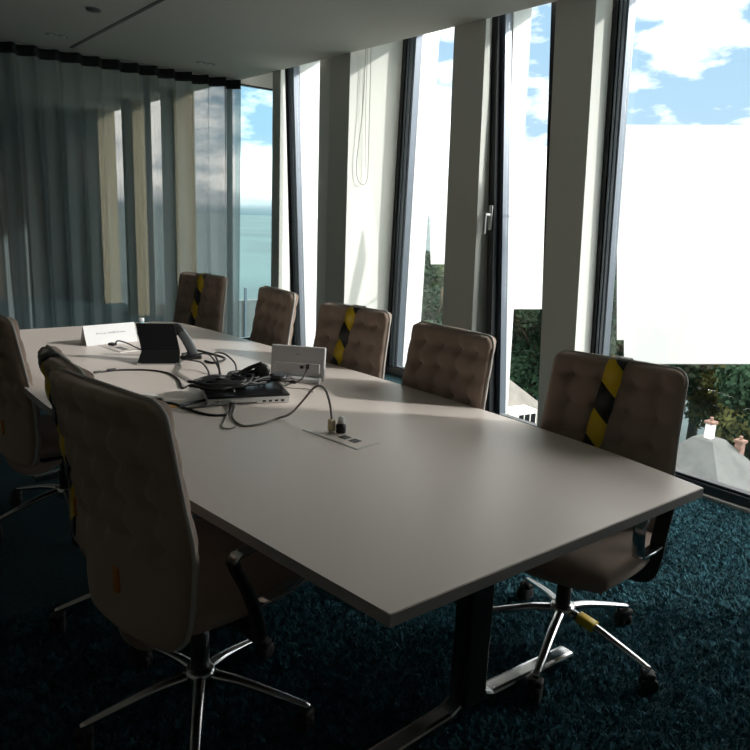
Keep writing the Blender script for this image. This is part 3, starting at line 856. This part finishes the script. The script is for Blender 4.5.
def house(name, label, apex, half_, drop, rz, roof, chim, extra=None):
    x, y, z = apex
    t = thing(name, label, 'house', (x, y, G), rz); za = z-G
    e = za-drop
    bm = NB()
    loft(bm, [(-half_, -half_, e), (half_, -half_, e), (half_, half_, e), (-half_, half_, e)], [(-.5, -.5, za), (.5, -.5, za), (.5, .5, za), (-.5, .5, za)])
    rf = build('roof', bm, roof, t)
    bm = NB(); h = half_-.5; box(bm, (-h, -h, 0), (h, h, e)); w = build('wall', bm, M['render'], t)
    bm = NB()
    for k in (-.5, .5):
        for s in (-1, 1):
            box(bm, (k*h-.5, s*h-.05, e-2.6), (k*h+.5, s*h+.05, e-1)); box(bm, (s*h-.05, k*h-.5, e-2.6), (s*h+.05, k*h+.5, e-1))
    build('window', bm, M['screen'], w)
    bm = NB(); box(bm, (-half_-.1, -half_-.1, e-.18), (half_+.1, half_+.1, e)); build('gutter', bm, M['white'], rf)
    for (cx_, cy_, ch, m) in chim:
        zz = za-max(abs(cx_), abs(cy_))*drop/half_
        bm = NB(); box(bm, (cx_-.16, cy_-.16, zz-.6), (cx_+.16, cy_+.16, zz+ch)); c = build('chimney', bm, m, t)
        bm = NB(); box(bm, (cx_-.22, cy_-.22, zz+ch), (cx_+.22, cy_+.22, zz+ch+.12)); lathe(bm, [(.08, ch), (.08, ch+.3), (.001, ch+.3)], (cx_, cy_, zz), 10); build('chimney_cap', bm, M['brick'], c)
    return t, rf, za, e
# near house on the right: hip edge towards the room
va = math.atan2(14.4, 31.7)
t1, rf1, za1, e1 = house('house', 'grey slate pyramid roof house with white and brick chimneys, below the right-hand window', (31.7, 14.4, -7.9), 8.0, 8.0, va+R(45)+R(15), M['slate'], [(.0, .0, .7, M['white']), (-.9, -1.1, 1.0, M['brick'])])
bm = NB()
mt = Matrix.Translation((-1.4, -2.7, za1-3.0+.42)) @ Matrix.Rotation(R(-42), 4, 'X')
t2, rf2, za2, e2 = house('house', 'pale-roofed house with a white dormer, low behind the middle window', (35.6, 31.2, -8.7), 8.5, 7.5, math.atan2(31.5, 36)+R(40), M['slate2'], [(-1, 3, 1.0, M['white'])])
bm = NB(); box(bm, (-3.5, -1.0, za2-3.5), (-1.6, .7, za2-1.7), .05); dm = build('dormer', bm, M['white'], t2)
bm = NB()
for q in (-.88, -.37, .14): box(bm, (-3.54, q, za2-3.0), (-3.48, q+.38, za2-1.95))
build('window', bm, M['screen'], dm)

# pale neighbouring terrace wall with posts, beyond the glazed corner
t = thing('terrace_wall', 'pale low terrace wall with slim posts beyond the glazed corner', 'wall', (6.8, 16.5, -2.2))
bm = NB(); box(bm, (-3.0, 0, -1.8), (3.0, .2, 1.35)); build('parapet', bm, M['slate'], t)
bm = NB()
for k in range(9): box(bm, (-2.9+k*.7, -.06, -1.8), (-2.84+k*.7, 0, 1.7))
build('post', bm, M['metal'], t)['kind'] = 'stuff'
bm = NB(); box(bm, (-3.2, -.2, -18), (3.2, 3.0, -1.8)); build('block', bm, M['render'], t)

# ------------------------------------------------------------------ light
def sky():
    w = bpy.data.worlds.new('sky'); bpy.context.scene.world = w; w.use_nodes = True
    nt = w.node_tree; nt.nodes.clear()
    out = nt.nodes.new('ShaderNodeOutputWorld'); bg = nt.nodes.new('ShaderNodeBackground')
    nt.links.new(bg.outputs[0], out.inputs['Surface'])
    tc = nt.nodes.new('ShaderNodeTexCoord'); sp = nt.nodes.new('ShaderNodeSeparateXYZ')
    nt.links.new(tc.outputs['Generated'], sp.inputs[0])
    ramp = nt.nodes.new('ShaderNodeValToRGB'); e = ramp.color_ramp.elements
    e[0].position = 0; e[0].color = (.3, .33, .32, 1)
    e[1].position = 1; e[1].color = (4.6, 4.5, 4.3, 1)  # overhead sky, out of view, boosted as added fill for the room
    for p, c in ((.498, (.30, .42, .46, 1)), (.505, (.86, .90, .93, 1)), (.55, (.50, .72, .90, 1)), (.64, (.38, .62, .86, 1)), (.70, (4.6, 4.5, 4.3, 1))):
        q = e.new(p); q.color = c
    mr = nt.nodes.new('ShaderNodeMapRange'); mr.inputs[1].default_value = -1; mr.inputs[2].default_value = 1
    nt.links.new(sp.outputs['Z'], mr.inputs[0]); nt.links.new(mr.outputs[0], ramp.inputs['Fac'])
    mp = nt.nodes.new('ShaderNodeMapping'); mp.inputs['Scale'].default_value = (1, 1, 2.6); mp.inputs['Location'].default_value = (.3, .1, .25)
    nt.links.new(tc.outputs['Generated'], mp.inputs[0])
    n = nt.nodes.new('ShaderNodeTexNoise'); n.inputs['Scale'].default_value = 5.5; n.inputs['Detail'].default_value = 8; n.inputs['Roughness'].default_value = .55
    nt.links.new(mp.outputs[0], n.inputs['Vector'])
    cr = nt.nodes.new('ShaderNodeValToRGB'); cr.color_ramp.elements[0].position = .44; cr.color_ramp.elements[1].position = .56
    nt.links.new(n.outputs['Fac'], cr.inputs['Fac'])
    up = nt.nodes.new('ShaderNodeMapRange'); up.inputs[1].default_value = 0.0; up.inputs[2].default_value = .03
    nt.links.new(sp.outputs['Z'], up.inputs[0])
    mu = nt.nodes.new('ShaderNodeMath'); mu.operation = 'MULTIPLY'
    nt.links.new(cr.outputs['Color'], mu.inputs[0]); nt.links.new(up.outputs[0], mu.inputs[1])
    mx = nt.nodes.new('ShaderNodeMix'); mx.data_type = 'RGBA'; mx.inputs[7].default_value = (2.2, 2.12, 2.0, 1)
    nt.links.new(mu.outputs[0], mx.inputs[0]); nt.links.new(ramp.outputs['Color'], mx.inputs[6])
    # brighter sky round the sun
    dt = nt.nodes.new('ShaderNodeVectorMath'); dt.operation = 'DOT_PRODUCT'; dt.inputs[1].default_value = SUN
    nt.links.new(tc.outputs['Generated'], dt.inputs[0])
    mm = nt.nodes.new('ShaderNodeMath'); mm.operation = 'MAXIMUM'; mm.inputs[1].default_value = 0; nt.links.new(dt.outputs['Value'], mm.inputs[0])
    pw = nt.nodes.new('ShaderNodeMath'); pw.operation = 'POWER'; pw.inputs[1].default_value = 10; nt.links.new(mm.outputs[0], pw.inputs[0])
    ml = nt.nodes.new('ShaderNodeMath'); ml.operation = 'MULTIPLY_ADD'; ml.inputs[1].default_value = 1.2; ml.inputs[2].default_value = 1.0
    nt.links.new(pw.outputs[0], ml.inputs[0]); nt.links.new(ml.outputs[0], bg.inputs['Strength'])
    nt.links.new(mx.outputs[2], bg.inputs['Color'])
SUN = Vector((.674, -.606, .423)).normalized()
sky()
l = bpy.data.lights.new('sun', 'SUN'); l.energy = 2.5; l.angle = R(1.2); l.color = (1, .96, .91)
o = bpy.data.objects.new('sun', l); C.objects.link(o); o.rotation_euler = (-SUN).to_track_quat('-Z', 'Y').to_euler(); o.location = (20, -18, 12)

# ------------------------------------------------------------------ camera
cam_d = bpy.data.cameras.new('camera'); cam_d.sensor_width = 36; cam_d.lens = 33.6; cam_d.clip_start = .05; cam_d.clip_end = 5000
co = bpy.data.objects.new('camera', cam_d); C.objects.link(co)
Rm = Matrix(((.7829, .1054, -.6132), (-.6206, .2010, -.7579), (.0434, .9739, .2229)))
q = Rm.to_quaternion(); q.normalize(); co.rotation_mode = 'QUATERNION'; co.rotation_quaternion = q
co.location = (0, 0, 1.5)
sc = bpy.context.scene; sc.camera = co
sc.view_settings.view_transform = 'Standard'; sc.view_settings.look = 'None'; sc.view_settings.exposure = 0.35; sc.view_settings.gamma = 1
sc.cycles.max_bounces = 10; sc.cycles.diffuse_bounces = 6; sc.cycles.transparent_max_bounces = 24; sc.cycles.sample_clamp_indirect = 6
